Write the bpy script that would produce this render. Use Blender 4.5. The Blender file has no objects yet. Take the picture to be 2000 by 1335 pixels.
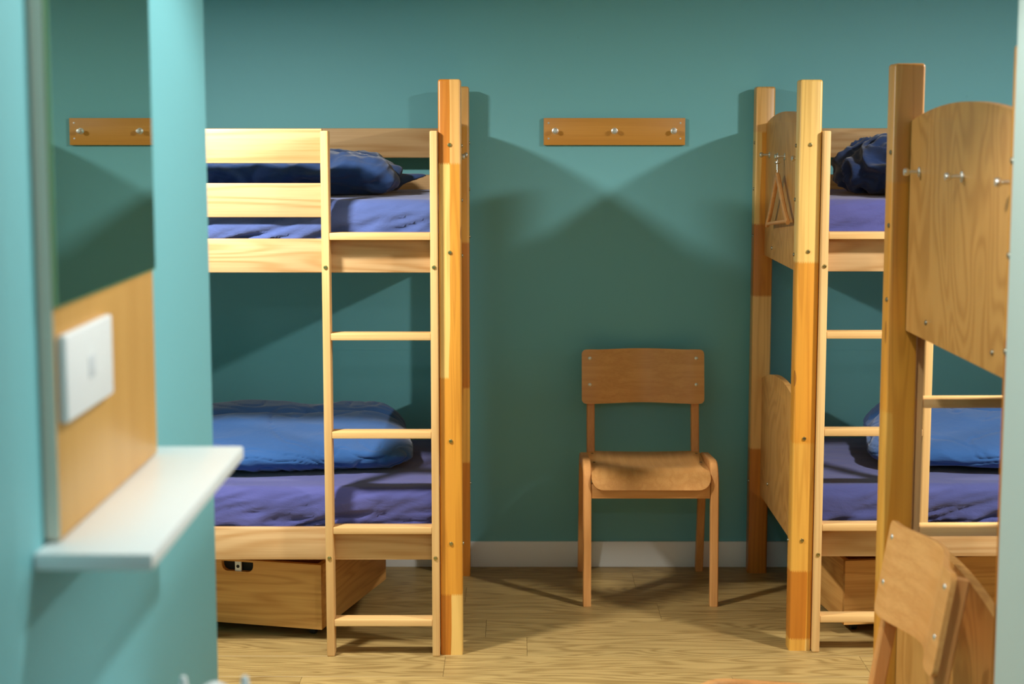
import bpy, bmesh, math, random
from mathutils import Vector, Matrix, noise as mn

random.seed(4)
PI = math.pi
scene = bpy.context.scene
COL = scene.collection

# ------------------------------------------------------------------ camera
cam_d = bpy.data.cameras.new('camera')
cam = bpy.data.objects.new('camera', cam_d)
COL.objects.link(cam)
cam.location = (0.0, 0.0, 1.55)
cam.rotation_euler = (PI / 2 - 0.125, 0, 0.0008)
cam_d.sensor_width = 36
cam_d.sensor_fit = 'HORIZONTAL'
cam_d.lens = 3353.4 / 2000 * 36
cam_d.clip_start = 0.02
cam_d.clip_end = 50
cam_d.dof.use_dof = True
cam_d.dof.focus_distance = 4.95
cam_d.dof.aperture_fstop = 4.3
scene.camera = cam

# ------------------------------------------------------------------ world, lights, exposure
world = bpy.data.worlds.new('world')
scene.world = world
world.use_nodes = True
world.node_tree.nodes['Background'].inputs[0].default_value = (0.8, 0.9, 1.0, 1)
world.node_tree.nodes['Background'].inputs[1].default_value = 0.05

vs = scene.view_settings
vs.view_transform = 'Standard'
vs.look = 'None'
vs.exposure = 0.08
vs.gamma = 1.0
vs.use_curve_mapping = False
scene.cycles.use_denoising = True
scene.cycles.max_bounces = 10
scene.cycles.diffuse_bounces = 6
scene.cycles.sample_clamp_indirect = 6


def area_lamp(name, loc, power, size, color):
    d = bpy.data.lights.new(name, 'AREA')
    d.shape = 'DISK'
    d.size = size
    d.energy = power
    d.color = color
    o = bpy.data.objects.new(name, d)
    o.location = loc
    COL.objects.link(o)
    return o


def spot_lamp(name, loc, power, cone, blend, radius, color, rot=(0, 0, 0)):
    d = bpy.data.lights.new(name, 'SPOT')
    d.energy = power
    d.spot_size = math.radians(cone)
    d.spot_blend = blend
    d.shadow_soft_size = radius
    d.color = color
    o = bpy.data.objects.new(name, d)
    o.location = loc
    o.rotation_euler = rot
    COL.objects.link(o)
    return o


CEIL = 2.25
LAMP_COL = (1.0, 0.96, 0.90)
L_POS = (-0.98, 4.20, 2.005)
R_POS = (1.88, 3.92, 2.11)
area_lamp('aisle_light_left', L_POS, 56, 0.18, LAMP_COL)
area_lamp('aisle_light_right', R_POS, 70, 0.18, LAMP_COL)
spot_lamp('entry_light', (0.30, 2.22, 2.2), 54, 152, 0.25, 0.04, (1.0, 0.97, 0.93), (math.radians(-16), 0, 0))
spot_lamp('hallway_light', (-0.10, -0.15, 2.2), 22, 170, 0.15, 0.06, (0.97, 0.98, 1.0))


# ------------------------------------------------------------------ materials
def srgb(r, g, b):
    def f(c):
        c /= 255.0
        return c / 12.92 if c <= 0.04045 else ((c + 0.055) / 1.055) ** 2.4
    return (f(r), f(g), f(b), 1.0)


class NT:
    def __init__(self, name):
        self.m = bpy.data.materials.new(name)
        self.m.use_nodes = True
        self.t = self.m.node_tree
        self.b = self.t.nodes['Principled BSDF']

    def n(self, typ, **kw):
        nd = self.t.nodes.new(typ)
        for k, v in kw.items():
            setattr(nd, k, v)
        return nd

    def l(self, a, b):
        self.t.links.new(a, b)

    def math(self, op, a, b=None, clamp=False):
        nd = self.n('ShaderNodeMath', operation=op)
        nd.use_clamp = clamp
        for i, v in enumerate((a, b)):
            if v is None:
                continue
            if isinstance(v, (int, float)):
                nd.inputs[i].default_value = v
            else:
                self.l(v, nd.inputs[i])
        return nd.outputs[0]

    def vmath(self, op, a, b):
        nd = self.n('ShaderNodeVectorMath', operation=op)
        for i, v in enumerate((a, b)):
            if isinstance(v, (tuple, list)):
                nd.inputs[i].default_value = v
            else:
                self.l(v, nd.inputs[i])
        return nd.outputs[0]

    def noise(self, vec, scale=1.0, detail=2.0, rough=0.5, dist=0.0):
        nd = self.n('ShaderNodeTexNoise')
        nd.inputs['Scale'].default_value = scale
        nd.inputs['Detail'].default_value = detail
        nd.inputs['Roughness'].default_value = rough
        nd.inputs['Distortion'].default_value = dist
        self.l(vec, nd.inputs['Vector'])
        return nd.outputs[0]

    def mix(self, fac, a, b, mode='MIX'):
        nd = self.n('ShaderNodeMix', data_type='RGBA', blend_type=mode)
        if isinstance(fac, (int, float)):
            nd.inputs[0].default_value = fac
        else:
            self.l(fac, nd.inputs[0])
        for i, v in ((6, a), (7, b)):
            if isinstance(v, tuple):
                nd.inputs[i].default_value = v
            else:
                self.l(v, nd.inputs[i])
        return nd.outputs[2]

    def bump(self, h, strength, dist):
        nd = self.n('ShaderNodeBump')
        nd.inputs['Strength'].default_value = strength
        nd.inputs['Distance'].default_value = dist
        self.l(h, nd.inputs['Height'])
        self.l(nd.outputs[0], self.b.inputs['Normal'])

    def objcoord(self, rnd=True):
        tc = self.n('ShaderNodeTexCoord').outputs['Object']
        if rnd:
            oi = self.n('ShaderNodeObjectInfo').outputs['Random']
            k = self.math('MULTIPLY', oi, 37.0)
            cmb = self.n('ShaderNodeCombineXYZ')
            self.l(k, cmb.inputs[0]); self.l(k, cmb.inputs[1]); self.l(k, cmb.inputs[2])
            return self.vmath('ADD', tc, cmb.outputs[0]), tc, oi
        return tc, tc, None


def plain(name, col, rough=0.5, metal=0.0, bump=None, spec=0.5):
    t = NT(name)
    t.b.inputs['Base Color'].default_value = col
    t.b.inputs['Roughness'].default_value = rough
    t.b.inputs['Metallic'].default_value = metal
    t.b.inputs['Specular IOR Level'].default_value = spec
    v, _, _ = t.objcoord(False)
    if bump:
        t.bump(t.noise(v, bump[0], 3), bump[1], bump[2])
    n = t.noise(v, 3.0, 2)
    c = t.mix(t.math('MULTIPLY', n, 0.12), col, tuple(x * 0.8 for x in col[:3]) + (1,))
    t.l(c, t.b.inputs['Base Color'])
    return t.m


_w = {}


def wood(kind, axis):
    """veneer / solid wood with the grain running along axis (0, 1, 2)"""
    key = (kind, axis)
    if key in _w:
        return _w[key]
    P = {
        #         light               dark               along cross  K   rough  ringmix  var
        'ash':    (srgb(208, 172, 124), srgb(182, 138, 86), 0.9, 9.0, 30, 0.42, 0.62, 0.25),
        'stile':  (srgb(228, 188, 126), srgb(202, 152, 92), 1.0, 30.0, 8, 0.42, 0.35, 0.2),
        'beech':  (srgb(206, 154, 84), srgb(172, 118, 54), 2.0, 4.6, 46, 0.40, 0.5, 0.2),
        'drawer': (srgb(218, 164, 92), srgb(184, 126, 60), 1.2, 14.0, 24, 0.4, 0.5, 0.2),
        'chair':  (srgb(226, 170, 102), srgb(200, 138, 72), 1.0, 30.0, 7, 0.36, 0.35, 0.12),
        'frame':  (srgb(222, 162, 98), srgb(198, 136, 74), 1.0, 24.0, 8, 0.4, 0.4, 0.3),
        'board':  (srgb(206, 158, 88), srgb(190, 140, 72), 1.0, 14.0, 8, 0.4, 0.3, 0.2),
        'rack':   (srgb(204, 146, 62), srgb(184, 124, 46), 1.0, 26.0, 8, 0.45, 0.35, 0.2),
        'floor':  (srgb(172, 146, 92), srgb(118, 92, 48), 2.0, 12.0, 30, 0.42, 0.50, 0.22),
    }[kind]
    light, dark, al, cr, K, rough, ringmix, var = P
    t = NT('%s_wood_%s' % (kind, 'xyz'[axis]))
    v, raw, oi = t.objcoord(True)
    s = [cr, cr, cr]; s[axis] = al
    v1 = t.vmath('MULTIPLY', v, tuple(s))
    n1 = t.noise(v1, 1.0, 1.5, 0.45, 0.25)
    ring = t.math('SINE', t.math('MULTIPLY', n1, K * 2.2))
    ring = t.math('MULTIPLY_ADD', ring, 0.5)
    ring.node.inputs[2].default_value = 0.5
    ring = t.math('POWER', ring, 1.6)
    s2 = [260.0] * 3; s2[axis] = 5.0
    n2 = t.noise(t.vmath('MULTIPLY', v, tuple(s2)), 1.0, 3)
    s3 = [5.0] * 3; s3[axis] = 0.7
    n3 = t.noise(t.vmath('MULTIPLY', v, tuple(s3)), 1.0, 1)
    fib = t.math('SUBTRACT', n2, 0.35)
    fac = t.math('MULTIPLY', ring, ringmix)
    fac = t.math('ADD', fac, t.math('MULTIPLY', fib, 0.9))
    fac = t.math('ADD', fac, t.math('MULTIPLY', t.math('SUBTRACT', n3, 0.5), var * 2), clamp=True)
    c = t.mix(fac, light, dark)
    # tone differs a little from piece to piece
    hsv = t.n('ShaderNodeHueSaturation')
    t.l(c, hsv.inputs['Color'])
    val = t.math('MULTIPLY_ADD', oi, 0.12 if kind != 'floor' else 0.14)
    val.node.inputs[2].default_value = 0.94
    t.l(val, hsv.inputs['Value'])
    t.l(hsv.outputs[0], t.b.inputs['Base Color'])
    t.b.inputs['Roughness'].default_value = rough
    t.b.inputs['Specular IOR Level'].default_value = 0.35
    t.bump(fac, 0.12, 0.0012)
    _w[key] = t.m
    return t.m


# tones of the laminated pine posts
PY = srgb(238, 196, 112)   # pale yellow
PO = srgb(222, 154, 54)    # orange
PD = srgb(196, 122, 38)    # dark orange
PL = srgb(230, 178, 104)   # light tan
PM = srgb(226, 168, 72)    # honey


def post_mat(name, segs, split=0.0, wav=0.010):
    """segs: from the floor up, (z of the segment's foot, tone left of the glue line, tone right of it)"""
    t = NT(name)
    v, raw, oi = t.objcoord(True)
    sep = t.n('ShaderNodeSeparateXYZ')
    t.l(raw, sep.inputs[0])
    # finger joints: teeth in z that alternate across x and y
    teeth = t.math('PINGPONG', t.math('ADD', sep.outputs[0], sep.outputs[1]), 0.0025)
    z = t.math('ADD', sep.outputs[2], t.math('MULTIPLY', teeth, 3.2))
    zf = t.math('DIVIDE', z, 1.7)
    outs = []
    for k in (1, 2):
        cr = t.n('ShaderNodeValToRGB')
        cr.color_ramp.interpolation = 'CONSTANT'
        els = cr.color_ramp.elements
        while len(els) > 1:
            els.remove(els[-1])
        els[0].position = 0.0
        els[0].color = segs[0][k]
        for sgm in segs[1:]:
            e = els.new(sgm[0] / 1.7)
            e.color = sgm[k]
        t.l(zf, cr.inputs[0])
        outs.append(cr.outputs[0])
    wob = t.noise(t.vmath('MULTIPLY', v, (3.0, 3.0, 2.2)), 1.0, 1)
    xx = t.math('ADD', sep.outputs[0], t.math('MULTIPLY', t.math('SUBTRACT', wob, 0.5), wav * 6))
    side = t.math('GREATER_THAN', xx, split)
    c = t.mix(side, outs[0], outs[1])
    n1 = t.noise(t.vmath('MULTIPLY', v, (32.0, 32.0, 1.1)), 1.0, 1.5, 0.5, 0.4)
    ring = t.math('SINE', t.math('MULTIPLY', n1, 34.0))
    ring = t.math('MULTIPLY_ADD', ring, 0.5)
    ring.node.inputs[2].default_value = 0.5
    n2 = t.noise(t.vmath('MULTIPLY', v, (300.0, 300.0, 5.0)), 1.0, 3)
    fac = t.math('ADD', t.math('MULTIPLY', t.math('POWER', ring, 2.0), 0.35), t.math('MULTIPLY', n2, 0.25), clamp=True)
    c2 = t.mix(fac, c, (0.62, 0.50, 0.36, 1), 'MULTIPLY')
    # a few knots
    vor = t.n('ShaderNodeTexVoronoi')
    t.l(t.vmath('MULTIPLY', v, (14.0, 14.0, 5.0)), vor.inputs['Vector'])
    vor.inputs['Scale'].default_value = 0.55
    kn = t.math('LESS_THAN', vor.outputs['Distance'], 0.07)
    c3 = t.mix(t.math('MULTIPLY', kn, 0.6), c2, srgb(120, 62, 18))
    t.l(c3, t.b.inputs['Base Color'])
    t.b.inputs['Roughness'].default_value = 0.34
    t.b.inputs['Specular IOR Level'].default_value = 0.45
    t.bump(fac, 0.08, 0.001)
    return t.m


def cloth(name, col, col2, rough=0.95):
    t = NT(name)
    v, raw, oi = t.objcoord(True)
    n1 = t.noise(v, 6.0, 3)
    weave = t.noise(v, 900.0, 2)
    wr = t.noise(t.vmath('MULTIPLY', v, (14.0, 14.0, 30.0)), 1.0, 4, 0.6, 0.8)
    c = t.mix(n1, col, col2)
    c = t.mix(t.math('MULTIPLY', weave, 0.35), c, tuple(x * 0.6 for x in col[:3]) + (1,))
    t.l(c, t.b.inputs['Base Color'])
    t.b.inputs['Roughness'].default_value = rough
    t.b.inputs['Specular IOR Level'].default_value = 0.15
    t.b.inputs['Sheen Weight'].default_value = 0.25
    t.b.inputs['Sheen Roughness'].default_value = 0.5
    h = t.math('ADD', t.math('MULTIPLY', wr, 1.0), t.math('MULTIPLY', weave, 0.04))
    t.bump(h, 0.5, 0.006)
    return t.m


def wall_mat(name, col, col2):
    t = NT(name)
    v, raw, oi = t.objcoord(False)
    n1 = t.noise(v, 1.3, 3)
    n2 = t.noise(v, 420.0, 3)
    sp = t.noise(v, 16.0, 4, 0.7)
    spf = t.math('MULTIPLY', t.math('GREATER_THAN', sp, 0.72), 0.35)
    c = t.mix(t.math('MULTIPLY', n1, 0.5), col, col2)
    c = t.mix(spf, c, tuple(x * 0.82 for x in col[:3]) + (1,))
    t.l(c, t.b.inputs['Base Color'])
    t.b.inputs['Roughness'].default_value = 0.55
    t.b.inputs['Specular IOR Level'].default_value = 0.35
    t.bump(n2, 0.25, 0.001)
    return t.m


M_WALL = wall_mat('teal_wall_paint', (0.172, 0.475, 0.525, 1), (0.150, 0.43, 0.470, 1))
M_WALLW = wall_mat('pale_grey_green_wall_paint', srgb(186, 206, 201), srgb(180, 200, 195))
M_CEIL = plain('white_ceiling_paint', srgb(225, 225, 218), 0.8)
M_WHITE = plain('white_gloss_paint', srgb(236, 244, 242), 0.4)
M_SKIRT = plain('skirting_paint', srgb(236, 242, 242), 0.45)
M_SHELF = plain('white_laminate', srgb(235, 240, 240), 0.35)
M_PLASTIC = plain('white_plastic', srgb(236, 240, 242), 0.35)
M_GREYPL = plain('grey_plastic', srgb(212, 218, 224), 0.4)
M_STEEL = plain('brushed_steel', srgb(226, 226, 220), 0.36, 1.0)
M_BRASS = plain('yellow_zinc_bolt', srgb(190, 176, 120), 0.3, 1.0)
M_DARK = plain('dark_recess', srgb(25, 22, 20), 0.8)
M_JOINT = plain('floor_joint', srgb(90, 70, 45), 0.8)
M_RUBBER = plain('black_rubber', srgb(24, 24, 26), 0.7)
M_SHEET = cloth('violet_blue_sheet', srgb(88, 90, 152), srgb(80, 84, 144))
M_SHEET_U = cloth('blue_sheet', srgb(84, 102, 160), srgb(78, 96, 152))
M_SHEET_D = cloth('slate_violet_sheet', srgb(80, 86, 142), srgb(72, 78, 132))
M_DUVET = cloth('blue_duvet_cotton', srgb(56, 98, 156), srgb(46, 86, 142))
M_NAVY = cloth('navy_duvet_cotton', srgb(42, 62, 104), srgb(30, 48, 86))
M_NAVYU = cloth('dusty_navy_cotton', srgb(50, 78, 128), srgb(38, 62, 106))
M_CERAMIC = plain('white_ceramic', srgb(240, 243, 243), 0.15)
t = NT('lamp_diffuser'); t.b.inputs['Base Color'].default_value = (0.9, 0.9, 0.88, 1); M_DIFF = t.m
t = NT('mirror_silver')
t.b.inputs['Base Color'].default_value = (0.66, 0.76, 0.70, 1)
t.b.inputs['Metallic'].default_value = 1.0
t.b.inputs['Roughness'].default_value = 0.01
M_MIRROR = t.m
M_GLASSEDGE = plain('mirror_glass_edge', srgb(150, 180, 120), 0.2)


# ------------------------------------------------------------------ building helpers
def smooth(me, ang=35):
    for p in me.polygons:
        p.use_smooth = True
    try:
        me.set_sharp_from_angle(angle=math.radians(ang))
    except Exception:
        pass


def link(name, me, mat, parent=None, loc=(0, 0, 0), rot=(0, 0, 0)):
    if mat is not None and not me.materials:
        me.materials.append(mat)
    o = bpy.data.objects.new(name, me)
    COL.objects.link(o)
    if parent is not None:
        o.parent = parent
    o.location = loc
    o.rotation_euler = rot
    return o


def thing(name, label, cat, loc=(0, 0, 0), rz=0.0, group=None):
    o = bpy.data.objects.new(name, None)
    o.empty_display_size = 0.1
    COL.objects.link(o)
    o.location = loc
    o.rotation_euler = (0, 0, rz)
    o['label'] = label
    o['category'] = cat
    if group:
        o['group'] = group
    return o


def tag(o, label, cat, group=None):
    o['label'] = label
    o['category'] = cat
    if group:
        o['group'] = group
    return o


def struct(o):
    o['kind'] = 'structure'
    return o


def bm_mesh(bm, name, ang=35):
    bmesh.ops.recalc_face_normals(bm, faces=bm.faces)
    me = bpy.data.meshes.new(name)
    bm.to_mesh(me)
    bm.free()
    smooth(me, ang)
    return me


def box_mesh(name, sx, sy, sz, bev=0.002, seg=2):
    bm = bmesh.new()
    bmesh.ops.create_cube(bm, size=1.0)
    for v in bm.verts:
        v.co = Vector((v.co.x * sx, v.co.y * sy, v.co.z * sz))
    if bev > 0:
        bmesh.ops.bevel(bm, geom=list(bm.edges), offset=min(bev, 0.45 * min(sx, sy, sz)), segments=seg, profile=0.5, affect='EDGES')
    return bm_mesh(bm, name)


def box(name, parent, x0, x1, y0, y1, z0, z1, mat, bev=0.002, seg=2):
    """box between two corners, its origin in the middle of it"""
    if x0 > x1: x0, x1 = x1, x0
    if y0 > y1: y0, y1 = y1, y0
    me = box_mesh(name, x1 - x0, y1 - y0, z1 - z0, bev, seg)
    return link(name, me, mat, parent, ((x0 + x1) / 2, (y0 + y1) / 2, (z0 + z1) / 2))


def lathe_mesh(name, prof, n=20):
    """prof: (radius, height) list, turned round z"""
    bm = bmesh.new()
    rings = []
    for r, z in prof:
        if r < 1e-6:
            rings.append([bm.verts.new((0, 0, z))])
        else:
            rings.append([bm.verts.new((r * math.cos(2 * PI * k / n), r * math.sin(2 * PI * k / n), z)) for k in range(n)])
    for a, b in zip(rings, rings[1:]):
        for k in range(n):
            k2 = (k + 1) % n
            if len(a) == 1 and len(b) == 1:
                continue
            if len(a) == 1:
                bm.faces.new((a[0], b[k2], b[k]))
            elif len(b) == 1:
                bm.faces.new((a[k], a[k2], b[0]))
            else:
                bm.faces.new((a[k], a[k2], b[k2], b[k]))
    return bm_mesh(bm, name, 40)


def prism_mesh(name, pts, depth, bev=0.0015):
    """pts: outline in local (y, z); extruded along x, centred"""
    bm = bmesh.new()
    a = [bm.verts.new((-depth / 2, y, z)) for y, z in pts]
    b = [bm.verts.new((depth / 2, y, z)) for y, z in pts]
    bm.faces.new(a)
    bm.faces.new(list(reversed(b)))
    n = len(pts)
    for k in range(n):
        bm.faces.new((a[k], b[k], b[(k + 1) % n], a[(k + 1) % n]))
    if bev:
        es = [e for e in bm.edges if abs(e.verts[0].co.x - e.verts[1].co.x) < 1e-6]
        bmesh.ops.bevel(bm, geom=es, offset=bev, segments=2, profile=0.5, affect='EDGES')
    return bm_mesh(bm, name, 30)


def sweep_mesh(name, path, thick, width, bev=0.003):
    """bar of rectangular section whose centre line runs through path [(y, z)], width along x"""
    bm = bmesh.new()
    n = len(path)
    P = [Vector((0, y, z)) for y, z in path]
    rings = []
    for k in range(n):
        d = (P[min(k + 1, n - 1)] - P[max(k - 1, 0)]).normalized()
        nr = Vector((0, -d.z, d.y))
        t = thick[k] if isinstance(thick, (list, tuple)) else thick
        w = width
        sec = []
        h, g, b = t / 2, w / 2, bev
        for sx, sn in ((-g + b, -h), (g - b, -h), (g, -h + b), (g, h - b), (g - b, h), (-g + b, h), (-g, h - b), (-g, -h + b)):
            sec.append(bm.verts.new(P[k] + Vector((sx, 0, 0)) + nr * sn))
        rings.append(sec)
    for a, b in zip(rings, rings[1:]):
        for k in range(8):
            bm.faces.new((a[k], a[(k + 1) % 8], b[(k + 1) % 8], b[k]))
    bm.faces.new(rings[0])
    bm.faces.new(list(reversed(rings[-1])))
    return bm_mesh(bm, name, 30)


def tube_mesh(name, pts, r, n=10, closed=False):
    bm = bmesh.new()
    P = [Vector(p) for p in pts]
    rings = []
    m = len(P)
    for k in range(m):
        if closed:
            d = (P[(k + 1) % m] - P[k - 1]).normalized()
        else:
            d = (P[min(k + 1, m - 1)] - P[max(k - 1, 0)]).normalized()
        up = Vector((1, 0, 0)) if abs(d.x) < 0.9 else Vector((0, 1, 0))
        u = d.cross(up).normalized()
        w = d.cross(u)
        rings.append([bm.verts.new(P[k] + (u * math.cos(2 * PI * j / n) + w * math.sin(2 * PI * j / n)) * r) for j in range(n)])
    prs = list(zip(rings, rings[1:])) + ([(rings[-1], rings[0])] if closed else [])
    for a, b in prs:
        for j in range(n):
            bm.faces.new((a[j], a[(j + 1) % n], b[(j + 1) % n], b[j]))
    if not closed:
        bm.faces.new(rings[0]); bm.faces.new(list(reversed(rings[-1])))
    return bm_mesh(bm, name, 50)


def boxgrid(nx, ny, nz):
    """vertices (as unit coordinates -1..1) and quads of a gridded closed box"""
    idx = {}
    verts = []
    faces = []

    def vid(i, j, k):
        key = (i, j, k)
        if key not in idx:
            idx[key] = len(verts)
            verts.append((2 * i / nx - 1, 2 * j / ny - 1, 2 * k / nz - 1))
        return idx[key]
    for k in (0, nz):
        for i in range(nx):
            for j in range(ny):
                q = (vid(i, j, k), vid(i + 1, j, k), vid(i + 1, j + 1, k), vid(i, j + 1, k))
                faces.append(q if k else q[::-1])
    for j in (0, ny):
        for i in range(nx):
            for k in range(nz):
                q = (vid(i, j, k), vid(i + 1, j, k), vid(i + 1, j, k + 1), vid(i, j, k + 1))
                faces.append(q if j == 0 else q[::-1])
    for i in (0, nx):
        for j in range(ny):
            for k in range(nz):
                q = (vid(i, j, k), vid(i, j + 1, k), vid(i, j + 1, k + 1), vid(i, j, k + 1))
                faces.append(q if i else q[::-1])
    return verts, faces


def ridged(x, y, z):
    return 1.0 - abs(mn.noise(Vector((x, y, z)))) * 2.0


def soft_box_mesh(name, sx, sy, sz, rad, nx, ny, nz, disp):
    """cushion-like box, its bottom at z=0; disp(p, n) gives a new position"""
    vs_, fs = boxgrid(nx, ny, nz)
    hx, hy, hz = sx / 2, sy / 2, sz / 2
    rx, ry, rz_ = rad
    co = []
    for u, v, w in vs_:
        # crowd the grid lines towards the rounded rims
        p = Vector((u * hx, v * hy, w * hz))
        q = Vector((max(-hx + rx, min(hx - rx, p.x)), max(-hy + ry, min(hy - ry, p.y)), max(-hz + rz_, min(hz - rz_, p.z))))
        d = Vector(((p.x - q.x) / rx, (p.y - q.y) / ry, (p.z - q.z) / rz_))
        if d.length > 1e-9:
            m = max(abs(d.x), abs(d.y), abs(d.z))
            dn = d.normalized() * m
            p = Vector((q.x + dn.x * rx, q.y + dn.y * ry, q.z + dn.z * rz_))
            nrm = Vector((dn.x / rx, dn.y / ry, dn.z / rz_)).normalized()
        else:
            nrm = Vector((0, 0, 1 if w > 0 else -1))
        p.z += hz
        co.append(disp(p, nrm))
    me = bpy.data.meshes.new(name)
    me.from_pydata([tuple(c) for c in co], [], fs)
    me.update()
    for pl in me.polygons:
        pl.use_smooth = True
    return me


# ------------------------------------------------------------------ the room
WY = 5.950      # back wall
XL, XR = -2.32, 2.95
BX, BY = -0.487, 2.74   # partition on the left of the entry: its face and its far corner
DY0, DY1 = 1.36, 1.535   # the wall with the doorway we look through


def shell(name, x0, x1, y0, y1, z0, z1, mat):
    return struct(box(name, None, x0, x1, y0, y1, z0, z1, mat, 0))


shell('wall_back', XL - 0.1, XR + 0.1, WY, WY + 0.1, 0, CEIL, M_WALL)
shell('wall_left', XL - 0.1, XL, BY, WY, 0, CEIL, M_WALL)
shell('wall_right', XR, XR + 0.1, BY, WY, 0, CEIL, M_WALL)
shell('wall_entry_left', XL, BX, DY1, BY, 0, CEIL, M_WALL)
shell('wall_entry_right', 0.793, XR, DY1, BY, 0, CEIL, M_WALLW)
wf = shell('wall_front', XL, -0.455, DY0, DY1, 0, CEIL, M_WALL)
shell('wall_front', 0.793, XR, DY0, DY1, 0, CEIL, M_WALL)
shell('wall_front', -0.455, 0.793, DY0, DY1, 2.05, CEIL, M_WALL)
shell('wall_hallway', XL, XR, -1.3, -1.2, 0, CEIL, M_WALL)
shell('wall_hallway', XL - 0.1, XL, -1.2, DY0, 0, CEIL, M_WALL)
shell('wall_hallway', XR, XR + 0.1, -1.2, DY0, 0, CEIL, M_WALL)
shell('ceiling', XL - 0.1, XR + 0.1, -1.3, WY + 0.1, CEIL, CEIL + 0.1, M_CEIL)

# baseboards
for nm, a in (('baseboard_back', (XL, XR, WY - 0.012, WY)), ('baseboard_left', (XL, XL + 0.012, BY, WY - 0.012)),
              ('baseboard_right', (XR - 0.012, XR, BY, WY - 0.012)), ('baseboard_entry', (BX, BX + 0.012, DY1, BY))):
    struct(box(nm, None, a[0], a[1], a[2], a[3], 0, 0.0925, M_SKIRT, 0.003))

struct(box('trim_1', None, XL, XR, WY - 0.0008, WY, 0.7745, 0.7765, M_WALL, 0))

# floor: vinyl planks on a dark bed
floor = struct(box('floor', None, XL - 0.1, XR + 0.1, -1.3, WY + 0.1, -0.06, -0.002, M_JOINT, 0))
PW, PLN = 0.19, 1.22
plank_me = box_mesh('plank', PLN - 0.0008, PW - 0.0008, 0.004, 0.0005, 1)
plank_me.materials.append(wood('floor', 0))
inv = floor.location.copy()
row = 0
y = 4.91 - PW * 18
offs = {18: 0.041, 20: 0.47, 17: -0.20, 16: 0.62}
while y < WY:
    off = offs.get(row, ((row * 0.47) % 1.0) * PLN)
    x = off - PLN * 3
    while x < XR:
        if x + PLN > XL:
            o = link('plank', plank_me, None, floor, Vector((x + PLN / 2, y + PW / 2, -0.002)) - inv)
        x += PLN
    y += PW
    row += 1
struct(box('floor_hallway', None, XL, XR, -1.2, 4.91 - PW * 18, -0.0025, 0.0, wood('floor', 0), 0))


# ------------------------------------------------------------------ bunk beds
def bolt_mesh(r=0.0062):
    return lathe_mesh('bolt', [(0, 0.0), (r, 0.0), (r, 0.0016), (r * 0.82, 0.0032), (r * 0.5, 0.0036), (r * 0.46, 0.0012), (0, 0.0012)], 14)


BOLT = bolt_mesh(); BOLT.materials.append(M_BRASS)
BOLT_S = bolt_mesh(0.0055); BOLT_S.materials.append(plain('dull_steel_bolt', srgb(150, 146, 128), 0.4, 1.0))
PEG = lathe_mesh('peg', [(0, 0), (0.011, 0), (0.011, 0.002), (0.0045, 0.004), (0.0040, 0.020), (0.0075, 0.024), (0.0085, 0.029), (0.007, 0.033), (0, 0.034)], 18)
PEG.materials.append(M_STEEL)

W = 0.959
P = 0.065
LEN = 2.03
H = 1.682


def arch(y0, y1, zb, ztop, drop, n=26):
    pts = [(y0, zb), (y1, zb)]
    c = (y0 + y1) / 2
    h = (y1 - y0) / 2
    for k in range(n + 1):
        u = 1 - 2 * k / n
        pts.append((c + u * h, ztop - drop * abs(u) ** 2.0))
    return pts


def post_mesh():
    bm = bmesh.new()
    bmesh.ops.create_cube(bm, size=1.0)
    for v in bm.verts:
        v.co = Vector((v.co.x * P, v.co.y * P, (v.co.z + 0.5) * H))
    vert_e = [e for e in bm.edges if abs(e.verts[0].co.z - e.verts[1].co.z) > 0.5]
    bmesh.ops.bevel(bm, geom=vert_e, offset=0.006, segments=3, profile=0.5, affect='EDGES')
    top = [e for e in bm.edges if e.verts[0].co.z > H - 0.001 and e.verts[1].co.z > H - 0.001]
    bmesh.ops.bevel(bm, geom=top, offset=0.007, segments=3, profile=0.5, affect='EDGES')
    return bm_mesh(bm, 'post', 35)


POST_MATS = {
    'left_near': post_mat('pine_post_a', [(0, PD, PY), (0.18, PO, PO), (0.83, PY, PO), (1.445, PD, PL)], 0.0, 0.004),
    'left_far': post_mat('pine_post_b', [(0, PD, PD), (0.40, PD, PM), (0.66, PD, PD), (1.16, PO, PM), (1.55, PL, PL)], 0.0, 0.01),
    'right_near': post_mat('pine_post_c', [(0, PM, PY), (0.035, PD, PO), (0.245, PM, PM), (0.625, PO, PO), (1.16, PY, PY)], 0.012, 0.008),
    'right_far': post_mat('pine_post_d', [(0, PD, PD), (0.44, PL, PL), (0.97, PD, PD), (1.22, PY, PO), (1.53, PL, PL)], -0.012, 0.008),
    'third_far': post_mat('pine_post_e', [(0, PO, PM), (0.55, PM, PO), (0.93, PO, PO), (1.43, srgb(216, 160, 84), srgb(206, 146, 70))], -0.018, 0.012),
    'third_near': post_mat('pine_post_f', [(0, PO, PO), (0.6, PD, PO), (1.2, PO, PO)], 0.0, 0.01),
    'plain': post_mat('pine_post_g', [(0, PO, PO), (0.7, PM, PY), (1.2, PO, PM)], 0.0, 0.01),
}


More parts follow.
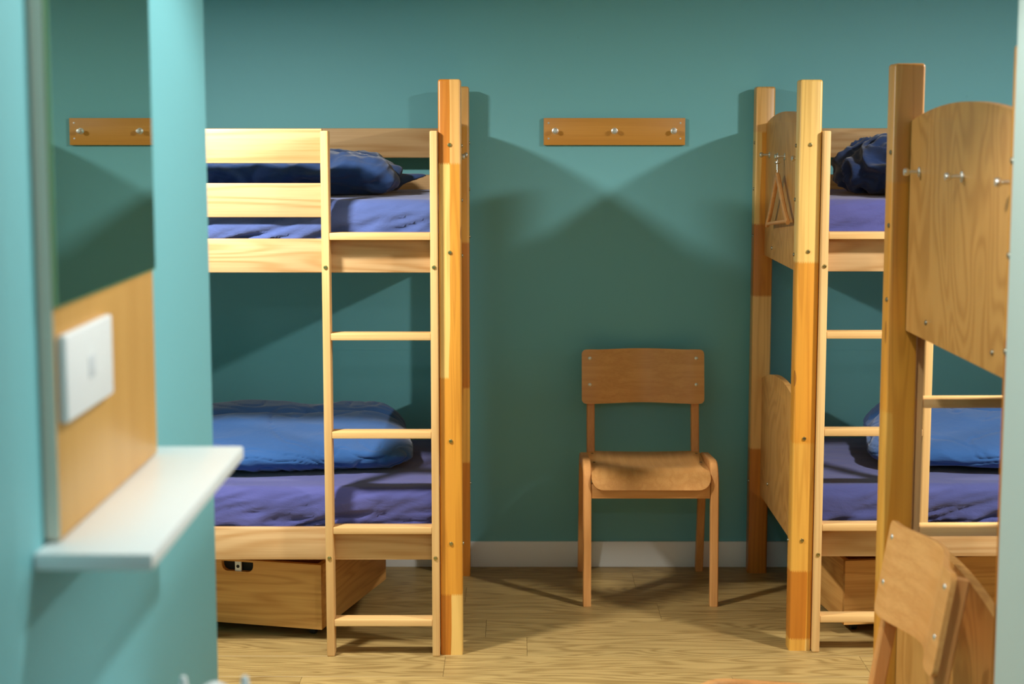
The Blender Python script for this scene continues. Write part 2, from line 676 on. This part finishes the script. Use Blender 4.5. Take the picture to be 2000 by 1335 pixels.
def bunk(label, x0, sx, y0, sy, near_key, far_key, rz=0.0, low=0.745):
    root = thing('bunk_bed', label, 'bunk bed', (x0, y0, 0), rz, 'pine bunk beds')
    X = lambda u: sx * u
    Y = lambda v: sy * v

    def B(name, u0, u1, v0, v1, z0, z1, mat, bev=0.003, seg=2):
        return box(name, root, X(u0), X(u1), Y(v0), Y(v1), z0, z1, mat, bev, seg)
    # posts
    for u, v, key in ((P / 2, P / 2, near_key), (P / 2, W - P / 2, far_key), (LEN - P / 2, P / 2, 'plain'), (LEN - P / 2, W - P / 2, 'plain')):
        link('post', post_mesh(), POST_MATS[key], root, (X(u), Y(v), 0))
    # end panels with arched tops, pegs on the outside of the upper one
    bw = wood('beech', 2)
    for side in (0, 1):
        uc = P / 2 if side == 0 else LEN - P / 2
        pc = 0.045 if side == 0 else LEN - 0.045
        out = -1 if side == 0 else 1
        yl, yh = sorted((Y(P), Y(W - P)))
        up = link('upper_end_panel', prism_mesh('upper_end_panel', arch(yl, yh, 1.113, 1.596, 0.036), 0.018), bw, root, (X(pc), 0, 0))
        lo = link('lower_end_panel', prism_mesh('lower_end_panel', arch(yl, yh, 0.280, low, 0.055), 0.018), bw, root, (X(pc), 0, 0))
        xs = pc + out * 0.009
        rot = (0, (PI / 2) * sx * out, 0)
        for v in (W / 2 - 0.327, W / 2, W / 2 + 0.327):
            link('peg', PEG, None, root, (X(xs), Y(v), 1.455), rot)
        for v in (W / 2 - 0.235, W / 2 + 0.235):
            for zz in (1.150, 0.355):
                link('bolt', BOLT_S, None, root, (X(xs), Y(v), zz), rot)
        # bolts through the posts
        xo = 0.0 if side == 0 else LEN
        for zz in (1.494, 1.338, 1.178, 0.326):
            for v in (0.048, W - 0.048):
                if zz == 1.338 or v > 0.5 or side == 1 or True:
                    link('bolt', BOLT_S, None, root, (X(xo), Y(v), zz), rot)
        for zz in (1.497, 1.190, 0.641, 0.336):
            link('bolt', BOLT, None, root, (X(uc), Y(0), zz), (PI / 2 * sy, 0, 0))
            link('bolt', BOLT, None, root, (X(uc), Y(W), zz), (-PI / 2 * sy, 0, 0))
    # long rails
    ax = wood('ash', 0)
    ra, rb = 0.037, 0.059
    for z0, z1, nm, ustart in ((1.444, 1.543, 'guard_rail', 0.4), (1.289, 1.387, 'guard_rail', 0.4), (1.129, 1.227, 'side_rail', P), (0.278, 0.375, 'side_rail', P)):
        B(nm, ustart, LEN - P, ra, rb, z0, z1, ax)
        B(nm, P, LEN - P, W - rb, W - ra, z0, z1, ax)
    # bed bases
    for zt in (1.196, 0.345):
        B('bed_base', P + 0.001, LEN - P - 0.001, rb + 0.001, W - rb - 0.001, zt - 0.02, zt, wood('ash', 0), 0.001, 1)
    # ladder
    for u0, u1 in ((0.0665, 0.0885), (0.3765, 0.3995)):
        st = B('ladder_stile', u0, u1, -0.018, ra, 0.0, 1.537, wood('stile', 2), 0.004, 3)
        for zz in (1.149, 0.297):
            link('bolt', BOLT, None, root, (X((u0 + u1) / 2), Y(-0.018), zz), (PI / 2 * sy, 0, 0))
    for zt in (0.111, 0.388, 0.671, 0.958, 1.247):
        B('ladder_rung', 0.0885, 0.3765, -0.016, ra - 0.001, zt - 0.020, zt, wood('stile', 0), 0.002)
    return root


LB = (-0.1496, -1, 4.921, 1)
RB = (0.8205, 1, 4.962, 1)
TB = (0.8080, 1, 3.745, -1)
TB_RZ = 0.013
bunk('pine bunk bed on the left, its two-tone corner post beside the bare wall', *LB, 'left_near', 'left_far')
bunk('pine bunk bed at the back right with a coat hanger on its end panel', *RB, 'right_near', 'right_far')
bunk('nearest pine bunk bed on the right, three bare pegs on its end panel', *TB, 'third_far', 'third_near', TB_RZ, 0.712)


# ------------------------------------------------------------------ bedding
def mattress(label, B, z, mat, seed, fine=True, fold=1.0):
    x0, sx, y0, sy = B
    u0, u1, v0, v1 = 0.057, LEN - 0.057, 0.066, W - 0.066
    L_, D_ = u1 - u0, v1 - v0
    cx, cy = x0 + sx * (u0 + u1) / 2, y0 + sy * (v0 + v1) / 2
    h = 0.142

    def disp(p, n):
        q = Vector((p.x, p.y, p.z))
        k = min(1.0, max(0.0, (h - p.z) / h))
        # diagonal pulls in the fitted sheet, strongest low on the sides
        side = max(abs(n.y), abs(n.x))
        a = (p.x * 0.9 + p.z * 2.4)
        b = (p.z * 1.2 - p.x * 0.35)
        w1 = mn.noise(Vector((a * 2.2 + seed, b * 16.0, p.y * 1.2)))
        w2 = ridged(a * 4.5 + seed * 2, b * 34.0, p.y * 2.0)
        q += n * side * fold * (0.014 * w1 * (0.4 + k) + 0.013 * (w2 - 0.5) * (0.25 + k))
        top = max(0.0, n.z)
        q.z += top * (0.004 * mn.noise(Vector((p.x * 3 + seed, p.y * 3, 0))) + 0.0022 * mn.noise(Vector((p.x * 9 + seed, p.y * 16, 0))))
        # keep inside the frame where it is tucked in
        q.y = max(-D_ / 2 - 0.004, min(D_ / 2 + 0.004, q.y))
        q.x = max(-L_ / 2, min(L_ / 2, q.x))
        q.z = max(0.0, q.z)
        return q
    res = (220, 80, 16) if fine else (60, 26, 6)
    me = soft_box_mesh('mattress', L_, D_, h, (0.045, 0.04, 0.045), *res, disp)
    rz = TB_RZ if B is TB else 0.0
    dx, dy = cx - x0, cy - y0
    cx, cy = x0 + dx * math.cos(rz) - dy * math.sin(rz), y0 + dx * math.sin(rz) + dy * math.cos(rz)
    o = link('mattress', me, mat, None, (cx, cy, z), (0, 0, rz))
    return tag(o, label, 'mattress', 'mattresses on the bunk beds')


mattress('upper mattress of the left bunk in a blue fitted sheet', LB, 1.197, M_SHEET_U, 1.3)
mattress('lower mattress of the left bunk in a violet-blue creased fitted sheet', LB, 0.346, M_SHEET, 5.1, True, 1.2)
mattress('upper mattress of the back right bunk in a violet-blue sheet', RB, 1.197, M_SHEET, 9.7)
mattress('lower mattress of the back right bunk in a creased violet-blue sheet', RB, 0.346, M_SHEET_D, 14.2, True, 1.5)
mattress('upper mattress of the nearest bunk, behind its tall end panel', TB, 1.197, M_SHEET, 3.3, False)
mattress('lower mattress of the nearest bunk, behind the foreground chair', TB, 0.346, M_SHEET, 7.7, False)


def duvet(name, label, cat, cx, cy, z, sx, sy, sz, rz, mat, seed, mode, rad=None, grp='bedding on the bunks', res=(150, 80, 26)):
    rad = rad or (sz * 0.75, sz * 0.85, sz * 0.49)

    def disp(p, n):
        q = Vector((p.x, p.y, p.z))
        zz = p.z / sz
        if mode == 'folded':
            # puffy roll: long swell, creases where it is pressed on the sheet
            q += n * 0.012 * mn.noise(Vector((p.x * 4 + seed, p.y * 4, p.z * 3)))
            cr = ridged(p.x * 15 + 2.5 * mn.noise(Vector((p.x * 6, seed, 0))) + seed + p.z * 9, p.y * 3, p.z * 4)
            low = max(0.0, 1 - zz * 1.6)
            q += n * (cr - 0.6) * 0.018 * low * (0.4 + 1.2 * abs(mn.noise(Vector((p.x * 3.1, 4, seed))))) * (1 - max(0, n.z))
            wv = 2.2 * mn.noise(Vector((p.x * 7 + seed, p.z * 9, p.y * 3)))
            gr = max(0.0, ridged(p.x * 8 + wv + seed * 3, p.z * 3.0, p.y * 2.0) - 0.72) / 0.28
            fade = max(0.0, 1 - zz * 0.9) * max(0.0, -n.y * 0.9 + abs(n.x) * 0.5 + 0.15)
            q -= n * 0.013 * gr * gr * fade
            g2 = max(0.0, ridged(p.x * 5 + p.z * 22 + wv, p.y * 5, seed + p.z * 4) - 0.78) / 0.22
            q -= n * 0.006 * g2 * g2
            q += n * 0.006 * (ridged(p.x * 7 + seed + p.z * 14, p.y * 7, p.z * 9) - 0.5)
            # the front layer lies lower than the turned-back one
            f = min(1.0, max(0.0, (p.y / sy + 0.5) / 0.72))
            q.z *= 0.62 + 0.38 * f * f * (3 - 2 * f)
            # long shallow groove between the two layers of the fold
            if n.y < -0.2 or n.z > 0.3:
                g = math.exp(-((p.y - sy * 0.10 - 0.02 * mn.noise(Vector((p.x * 5, seed, 0)))) / 0.022) ** 2)
                q.z -= 0.016 * g * max(0, n.z)
            # drooping ends
            e = max(0.0, abs(p.x) / (sx / 2) - 0.75) / 0.25
            q.z *= 1 - 0.16 * e * e
        else:
            a = 0.03 if mode == 'crumpled' else 0.045
            w = Vector((mn.noise(Vector((p.x * 5 + seed, p.y * 5, p.z * 5))), mn.noise(Vector((p.x * 5, p.y * 5 + seed, 7 + p.z * 5))), mn.noise(Vector((p.x * 5, 3 + p.y * 5, seed + p.z * 5)))))
            q += Vector((w.x * a, w.y * a, abs(w.z) * a * 0.6 if p.z > 0.02 else 0))
            fr = 11 if mode == 'crumpled' else 13
            r1 = ridged(p.x * fr * 0.6 + seed + w.x * 3, p.y * fr * 0.6, p.z * fr)
            r2 = ridged(p.x * fr * 1.7 + seed, p.y * fr + w.y * 4, p.z * fr * 2)
            q += n * ((r1 - 0.5) * a * 0.62 + (r2 - 0.5) * a * 0.22)
            e = (p.x * (1 if mode == 'crumpled' else -1)) / (sx / 2)
            e = max(0.0, e - 0.7) / 0.3
            q.z *= 1 - (0.30 * e * e if mode == 'crumpled' else 0.1 * e * e)
            if mode == 'crumpled' and p.x > 0:
                # pulled-out corners of the cover at the open end
                for (ya, za, ln, wy) in ((0.13, 0.045, 0.075, 0.035), (0.03, 0.09, 0.035, 0.03), (-0.12, 0.01, 0.05, 0.03)):
                    g = math.exp(-((p.y - ya) / wy) ** 2 - ((p.z - za) / 0.022) ** 2) * max(0.0, n.x)
                    q.x += ln * g
                    q.z += 0.02 * g
        q.z = max(0.0, q.z)
        return q
    me = soft_box_mesh(name, sx, sy, sz, rad, *res, disp)
    o = link(name, me, mat, None, (cx, cy, z), (0, 0, rz))
    return tag(o, label, cat, grp)


ZU, ZL = 1.197 + 0.147, 0.346 + 0.147
duvet('duvet', 'puffy mid-blue folded duvet on the left bunk, lower bed', 'duvet', -0.83, 5.42, ZL, 1.00, 0.60, 0.150, 0.13, M_DUVET, 2.2, 'folded')
duvet('duvet', 'crumpled dusty navy duvet on the left bunk, upper bed', 'duvet', -0.87, 5.40, ZU, 1.02, 0.50, 0.115, 0.02, M_NAVYU, 4.4, 'crumpled')
duvet('duvet', 'heaped dark navy duvet on the back right bunk, upper bed', 'duvet', 1.50, 5.42, ZU, 0.95, 0.50, 0.150, 0.0, M_NAVY, 8.4, 'heaped')
duvet('duvet', 'puffy blue folded duvet on the back right bunk, lower bed', 'duvet', 1.64, 5.43, ZL, 1.00, 0.60, 0.155, -0.16, M_DUVET, 12.4, 'folded')


# ------------------------------------------------------------------ under-bed drawers
def drawer_front_mesh(wd, ht, th):
    cu = bpy.data.curves.new('drawer_front', 'CURVE')
    cu.dimensions = '2D'
    cu.fill_mode = 'BOTH'
    cu.extrude = th / 2
    cu.bevel_depth = 0.0

    def spline(pts):
        s = cu.splines.new('POLY')
        s.points.add(len(pts) - 1)
        for k, (x, y) in enumerate(pts):
            s.points[k].co = (x, y, 0, 1)
        s.use_cyclic_u = True
    spline([(-wd / 2, 0), (wd / 2, 0), (wd / 2, ht), (-wd / 2, ht)])
    r, hw, zt, zb = 0.020, 0.052, ht - 0.006, ht - 0.037
    pts = [(hw, zt), (-hw, zt)]
    for k in range(7):
        a = PI + k / 6 * PI / 2
        pts.append((-hw + r + r * math.cos(a), zb + r + r * math.sin(a)))
    for k in range(7):
        a = 1.5 * PI + k / 6 * PI / 2
        pts.append((hw - r + r * math.cos(a), zb + r + r * math.sin(a)))
    spline(pts)
    ob = bpy.data.objects.new('tmp', cu)
    COL.objects.link(ob)
    dg = bpy.context.evaluated_depsgraph_get()
    me = bpy.data.meshes.new_from_object(ob.evaluated_get(dg))
    bpy.data.objects.remove(ob)
    me.materials.clear()
    me.transform(Matrix.Rotation(PI / 2, 4, 'X'))
    return me


def drawer(label, corner, rz, right):
    """corner: the front bottom corner nearest the middle of the room; right: that corner is the drawer's right one"""
    wd, dp, z0, z1, th = 0.545, 0.61, 0.032, 0.233, 0.018
    root = thing('storage_drawer', label, 'drawer', (corner[0], corner[1], 0), rz, 'under-bed drawers')
    s = -1 if right else 1
    xc = s * wd / 2
    dw = wood('drawer', 0)
    ds = wood('drawer', 1)
    f = link('drawer_front', drawer_front_mesh(wd, z1 - z0, th), dw, root, (xc, th / 2, z0))
    box('drawer_back', root, xc - wd / 2 + 0.018, xc + wd / 2 - 0.018, dp - th, dp, z0, z1 - 0.004, dw, 0.001)
    box('drawer_side', root, xc - wd / 2, xc - wd / 2 + 0.017, th, dp, z0, z1, ds, 0.001)
    box('drawer_side', root, xc + wd / 2 - 0.017, xc + wd / 2, th, dp, z0, z1, ds, 0.001)
    box('drawer_bottom', root, xc - wd / 2 + 0.017, xc + wd / 2 - 0.017, th, dp - th, z0 + 0.006, z0 + 0.012, ds, 0)
    box('slot_shade', root, xc - 0.06, xc + 0.06, th + 0.0005, th + 0.004, z1 - z0 - 0.012, z1 - 0.002, M_DARK, 0)  # dark sheet behind the slot, stands in for the shade inside the drawer
    box('catch', root, xc - 0.0105, xc + 0.0105, 0.004, 0.012, z1 - 0.040, z1 - 0.006, M_PLASTIC, 0.002)
    link('catch_hole', lathe_mesh('catch_hole', [(0, 0), (0.0052, 0), (0.0052, 0.001), (0, 0.001)], 14), M_DARK, root, (xc, 0.0042, z1 - 0.022), (PI / 2, 0, 0))
    for x in (xc - wd / 2 + 0.05, xc + wd / 2 - 0.05):
        for yy in (0.06, dp - 0.06):
            link('caster', lathe_mesh('caster', [(0, -0.009), (0.014, -0.009), (0.0155, -0.006), (0.0155, 0.006), (0.014, 0.009), (0, 0.009)], 16), M_RUBBER, root, (x, yy, 0.0155), (0, PI / 2, 0))
    return root


drawer('wooden drawer pulled askew under the left bunk, black slot in its front', (-0.582, 5.068), -0.252, True)
drawer('wooden drawer half in shade under the back right bunk', (1.0142, 5.121), 0.131, False)


# ------------------------------------------------------------------ school chairs
def bez(p0, p1, p2, p3, n):
    r = []
    for k in range(n + 1):
        t = k / n
        a = [(1 - t) ** 3 * p0[i] + 3 * (1 - t) ** 2 * t * p1[i] + 3 * (1 - t) * t * t * p2[i] + t ** 3 * p3[i] for i in (0, 1)]
        r.append(tuple(a))
    return r


def sheet_mesh(name, prof, halfw, thick, nx, bow, r_first, r_last, arc_first=0.0):
    """curved plywood: prof [(y, z)] is the long section, halfw its half width, bow(x, s, i) -> (dy, dz)"""
    S = [0.0]
    for a, b in zip(prof, prof[1:]):
        S.append(S[-1] + math.hypot(b[0] - a[0], b[1] - a[1]))
    tot = S[-1]

    def at(s):
        s = max(0, min(tot, s))
        for k in range(len(S) - 1):
            if s <= S[k + 1] + 1e-9:
                t = (s - S[k]) / max(1e-9, S[k + 1] - S[k])
                return prof[k][0] + (prof[k + 1][0] - prof[k][0]) * t, prof[k][1] + (prof[k + 1][1] - prof[k][1]) * t
        return prof[-1]
    # rows, with extra rows near the rounded ends
    rows = []
    n = 30
    for k in range(n + 1):
        t = k / n
        rows.append(tot * (0.5 - 0.5 * math.cos(PI * t)))
    bm = bmesh.new()
    grid = []
    for s in rows:
        w = halfw
        if s < r_first:
            w = halfw - r_first + math.sqrt(max(0, r_first ** 2 - (r_first - s) ** 2))
        if tot - s < r_last:
            w = min(w, halfw - r_last + math.sqrt(max(0, r_last ** 2 - (r_last - (tot - s)) ** 2)))
        line = []
        for i in range(nx + 1):
            x = w * (2 * i / nx - 1)
            ext = arc_first * (1 - s / tot) * (1 - (x / halfw) ** 2)
            yy, zz = at(s)
            dy, dz = bow(x, s / tot)
            line.append(bm.verts.new((x, yy + dy + ext, zz + dz)))
        grid.append(line)
    for a, b in zip(grid, grid[1:]):
        for i in range(nx):
            bm.faces.new((a[i], a[i + 1], b[i + 1], b[i]))
    bmesh.ops.recalc_face_normals(bm, faces=bm.faces)
    geom = bmesh.ops.solidify(bm, geom=list(bm.faces), thickness=thick)
    return bm_mesh(bm, name, 40)


SCREW = lathe_mesh('screw', [(0, 0), (0.0065, 0), (0.0062, 0.0016), (0.004, 0.0032), (0.0, 0.0036)], 14)
SCREW.materials.append(M_STEEL)
SCREW_D = lathe_mesh('screw', [(0, 0), (0.0050, 0), (0.0048, 0.0008), (0.0, 0.0012)], 12)
SCREW_D.materials.append(M_DARK)


def chair(label, loc, rz):
    root = thing('school_chair', label, 'chair', loc, rz, 'beech school chairs')
    fw = wood('frame', 2)
    # inverted U of laminated beech: front leg, seat rail, rear leg
    pth = [(0.018, 0.0), (0.022, 0.1), (0.032, 0.25), (0.040, 0.36)]
    pth += bez((0.042, 0.385), (0.047, 0.435), (0.070, 0.452), (0.115, 0.449), 10)
    pth += [(0.20, 0.442), (0.28, 0.436)]
    pth += bez((0.31, 0.433), (0.375, 0.428), (0.388, 0.405), (0.398, 0.36), 10)
    pth += [(0.425, 0.22), (0.448, 0.10), (0.467, 0.0)]
    for s in (-1, 1):
        link('side_frame', sweep_mesh('side_frame', pth, 0.034, 0.026), fw, root, (s * 0.2065, 0, 0))
        up = [(0.30, 0.385), (0.335, 0.388)]
        up += bez((0.345, 0.389), (0.385, 0.392), (0.392, 0.42), (0.400, 0.46), 8)
        up += [(0.415, 0.55), (0.433, 0.66), (0.452, 0.772)]
        link('back_upright', sweep_mesh('back_upright', up, 0.028, 0.027), fw, root, (s * 0.1795, 0, 0))
    box('front_rail', root, -0.193, 0.193, 0.030, 0.052, 0.352, 0.400, wood('frame', 0), 0.003)
    box('rear_rail', root, -0.166, 0.166, 0.345, 0.367, 0.380, 0.425, wood('frame', 0), 0.003)
    # seat with a waterfall front
    prof = [(0.385, 0.433), (0.33, 0.430), (0.25, 0.428), (0.17, 0.431), (0.11, 0.437), (0.075, 0.437)]
    prof += bez((0.06, 0.436), (0.03, 0.434), (0.015, 0.424), (0.006, 0.385), 8)
    link('seat', sheet_mesh('seat', prof, 0.1925, 0.011, 22, lambda x, s: (0, 0.010 * (x / 0.19) ** 2 * (1 - s)), 0.03, 0.038, 0.035), wood('chair', 1), root)
    # curved backrest, flat where it is screwed to the uprights
    bowf = lambda x: 0.036 * math.cos(PI / 2 * min(1.0, abs(x) / 0.172)) ** 1.6 - 0.016
    prof = [(0.455, 0.786), (0.440, 0.700), (0.424, 0.602)]
    ck = lambda x, s: (bowf(x), 0)
    link('backrest', sheet_mesh('backrest', prof, 0.2105, 0.010, 28, ck, 0.016, 0.016), wood('chair', 0), root)
    tilt = 0.17
    for x in (-0.183, 0.183):
        for z in (0.7575, 0.668):
            yy = 0.424 + (z - 0.602) / 0.184 * 0.031 + bowf(x) - 0.0053
            link('screw', SCREW, None, root, (x, yy - 0.0038, z), (PI / 2 + tilt * 0, 0, 0))
        for yy, z in ((0.325, 0.4445), (0.19, 0.4405)):
            link('screw', SCREW_D, None, root, (x * 0.97, yy, z), (0, 0, 0))
    return root


chair('beech school chair standing empty against the back wall between the bunks', (0.446, 5.43, 0), 0.0)
chair('beech school chair in the right foreground, turned side-on beside the nearest bunk', (0.318, 3.07, 0), -PI / 2 + 0.03)


# ------------------------------------------------------------------ coat rack on the back wall
rack = thing('coat_rack', 'flat orange-brown board with three metal pegs on the back wall', 'coat rack', (0.3467, WY, 1.5315))
box('board', rack, -0.2425, 0.2425, -0.018, 0, -0.046, 0.046, wood('rack', 0), 0.001)
for x in (-0.2035, 0.0, 0.2035):
    link('peg', PEG, None, rack, (x, -0.018, 0.0015), (PI / 2, 0, 0))
scr = lathe_mesh('screw', [(0, 0), (0.0032, 0), (0.003, 0.0007), (0, 0.001)], 10)
scr.materials.append(M_STEEL)
for x in (-0.226, 0.226):
    for z in (0.029, -0.024):
        link('screw', scr, None, rack, (x, -0.018, z), (PI / 2, 0, 0))

# ------------------------------------------------------------------ coat hanger on the back right bunk
hx = 0.8205 + 0.036 - 0.024
hy = 4.962 + W / 2
hg = thing('coat_hanger', 'wooden trouser hanger with steel stem hanging from the middle bunk peg', 'hanger', (hx, hy, 1.455))
link('hook', tube_mesh('hook', [(0, 0, -0.060), (0, 0, -0.012), (0, 0.004, -0.003)] + [(0, 0.010 * math.cos(a), 0.000 + 0.010 * math.sin(a)) for a in [k * PI / 8 for k in range(0, 10)]], 0.0019, 8), M_STEEL, hg)
link('collar', lathe_mesh('collar', [(0, 0.004), (0.009, 0.004), (0.009, 0.0), (0.004, -0.004), (0.004, -0.022), (0, -0.022)], 14), M_STEEL, hg, (0, 0, -0.020))
for s in (-1, 1):
    pth = [(0, -0.058), (s * 0.02, -0.072), (s * 0.08, -0.122), (s * 0.15, -0.176), (s * 0.212, -0.212)]
    link('arm', sweep_mesh('arm', pth, [0.018, 0.021, 0.020, 0.018, 0.015], 0.012), wood('frame', 1), hg)
hg.rotation_euler = (math.radians(-4.5), 0, 0)
link('bar', tube_mesh('bar', [(0, -0.198, -0.207), (0, 0.198, -0.207)], 0.0055, 10), wood('frame', 1), hg)

# ------------------------------------------------------------------ entry: mirror, board, wall plate, shelf
M_BAND = plain('pale_edge_banding', srgb(226, 218, 200), 0.5)
bd = tag(box('wall_board', None, BX, BX + 0.016, 1.747, 2.236, 1.122, 2.02, wood('board', 2), 0.0015), 'beech backing board under and behind the mirror in the entry', 'board')
link('edge_banding', box_mesh('edge_banding', 0.015, 0.0012, 0.896, 0), M_BAND, bd, (0, -0.2450, 0))
mir = thing('wall_mirror', 'tall frameless mirror above the shelf, reflecting the coat rack', 'mirror', (BX + 0.0165, 1.99, 1.365))
box('glass', mir, 0, 0.003, -0.2435, 0.2455, 0, 0.655, M_GLASSEDGE, 0.0)
box('silvered_face', mir, 0.003, 0.0036, -0.2420, 0.2440, 0.0015, 0.6535, M_MIRROR, 0.0)
shf = tag(box('wall_shelf', None, BX, -0.366, 1.700, 2.292, 1.102, 1.120, M_SHELF, 0.003), 'narrow white shelf jutting from the entry wall below the mirror', 'shelf')
pl = thing('wall_plate', 'white wall plate on the beech board under the mirror', 'switch', (BX + 0.016, 1.86, 1.29))
box('plate', pl, 0, 0.010, -0.105, 0.100, -0.046, 0.046, M_PLASTIC, 0.003, 3)
box('button', pl, 0.0095, 0.0112, -0.012, 0.012, -0.012, 0.012, M_GREYPL, 0.0015)

# washbasin under the shelf, with the tap whose handles reach into the picture
ws = thing('washbasin', 'white washbasin in the left foreground, mostly below the picture', 'washbasin', (BX, 2.0, 0.785))


def basin_mesh():
    bm = bmesh.new()
    prof = [(0.30, 1.0, -0.002), (0.30, 1.0, -0.16), (0.0, 0.6, -0.2)]
    rings = []
    for (sc, z) in ((0.72, -0.20), (0.93, -0.12), (1.0, -0.03), (1.0, 0.0), (0.90, 0.003), (0.82, -0.02), (0.62, -0.11), (0.2, -0.13)):
        ring = []
        for k in range(40):
            a = 2 * PI * k / 40
            ca, sa = math.cos(a), math.sin(a)
            x = 0.165 * (abs(ca) ** 0.6) * (1 if ca >= 0 else -1) * sc
            yv = 0.225 * (abs(sa) ** 0.6) * (1 if sa >= 0 else -1) * sc
            ring.append(bm.verts.new((0.168 + x, yv, z)))
        rings.append(ring)
    for a, b in zip(rings, rings[1:]):
        for k in range(40):
            bm.faces.new((a[k], a[(k + 1) % 40], b[(k + 1) % 40], b[k]))
    bm.faces.new(rings[0]); bm.faces.new(rings[-1])
    return bm_mesh(bm, 'bowl', 50)


link('bowl', basin_mesh(), M_CERAMIC, ws)
tp = thing('basin_tap', 'white two-handled tap standing on the washbasin edge', 'tap', (BX + 0.127, 2.0, 0.788))
link('body', lathe_mesh('body', [(0, 0), (0.026, 0), (0.026, 0.01), (0.017, 0.02), (0.017, 0.065), (0.020, 0.080), (0.016, 0.092), (0.006, 0.098), (0, 0.099)], 24), M_CERAMIC, tp, (0, 0, 0))
for s in (-1, 1):
    link('handle', lathe_mesh('handle', [(0, 0), (0.012, 0.0), (0.010, 0.03), (0.009, 0.07), (0.006, 0.092), (0.004, 0.105), (0, 0.107)], 18), M_CERAMIC, tp, (s * 0.037, 0, 0.0))
link('crossbar', tube_mesh('crossbar', [(-0.037, 0, 0.03), (0.037, 0, 0.03)], 0.008, 12), M_CERAMIC, tp)
link('spout', tube_mesh('spout', [(0, 0, 0.05), (0, -0.04, 0.055), (0, -0.09, 0.045), (0, -0.10, 0.03)], 0.009, 12), M_CERAMIC, tp)

# ------------------------------------------------------------------ lamp housings on the ceiling
for nm, p, lb in (('ceiling_lamp', L_POS, 'round white ceiling lamp above the aisle by the left bunk'),
                  ('ceiling_lamp', R_POS, 'round white ceiling lamp above the aisle between the right bunks')):
    hh = CEIL - p[2]
    me = lathe_mesh('ceiling_lamp', [(0, hh), (0.13, hh), (0.13, 0.004), (0.11, -0.001), (0.105, 0.004), (0, 0.004)], 32)
    tag(link(nm, me, M_CEIL, None, p), lb, 'lamp', 'ceiling lamps')
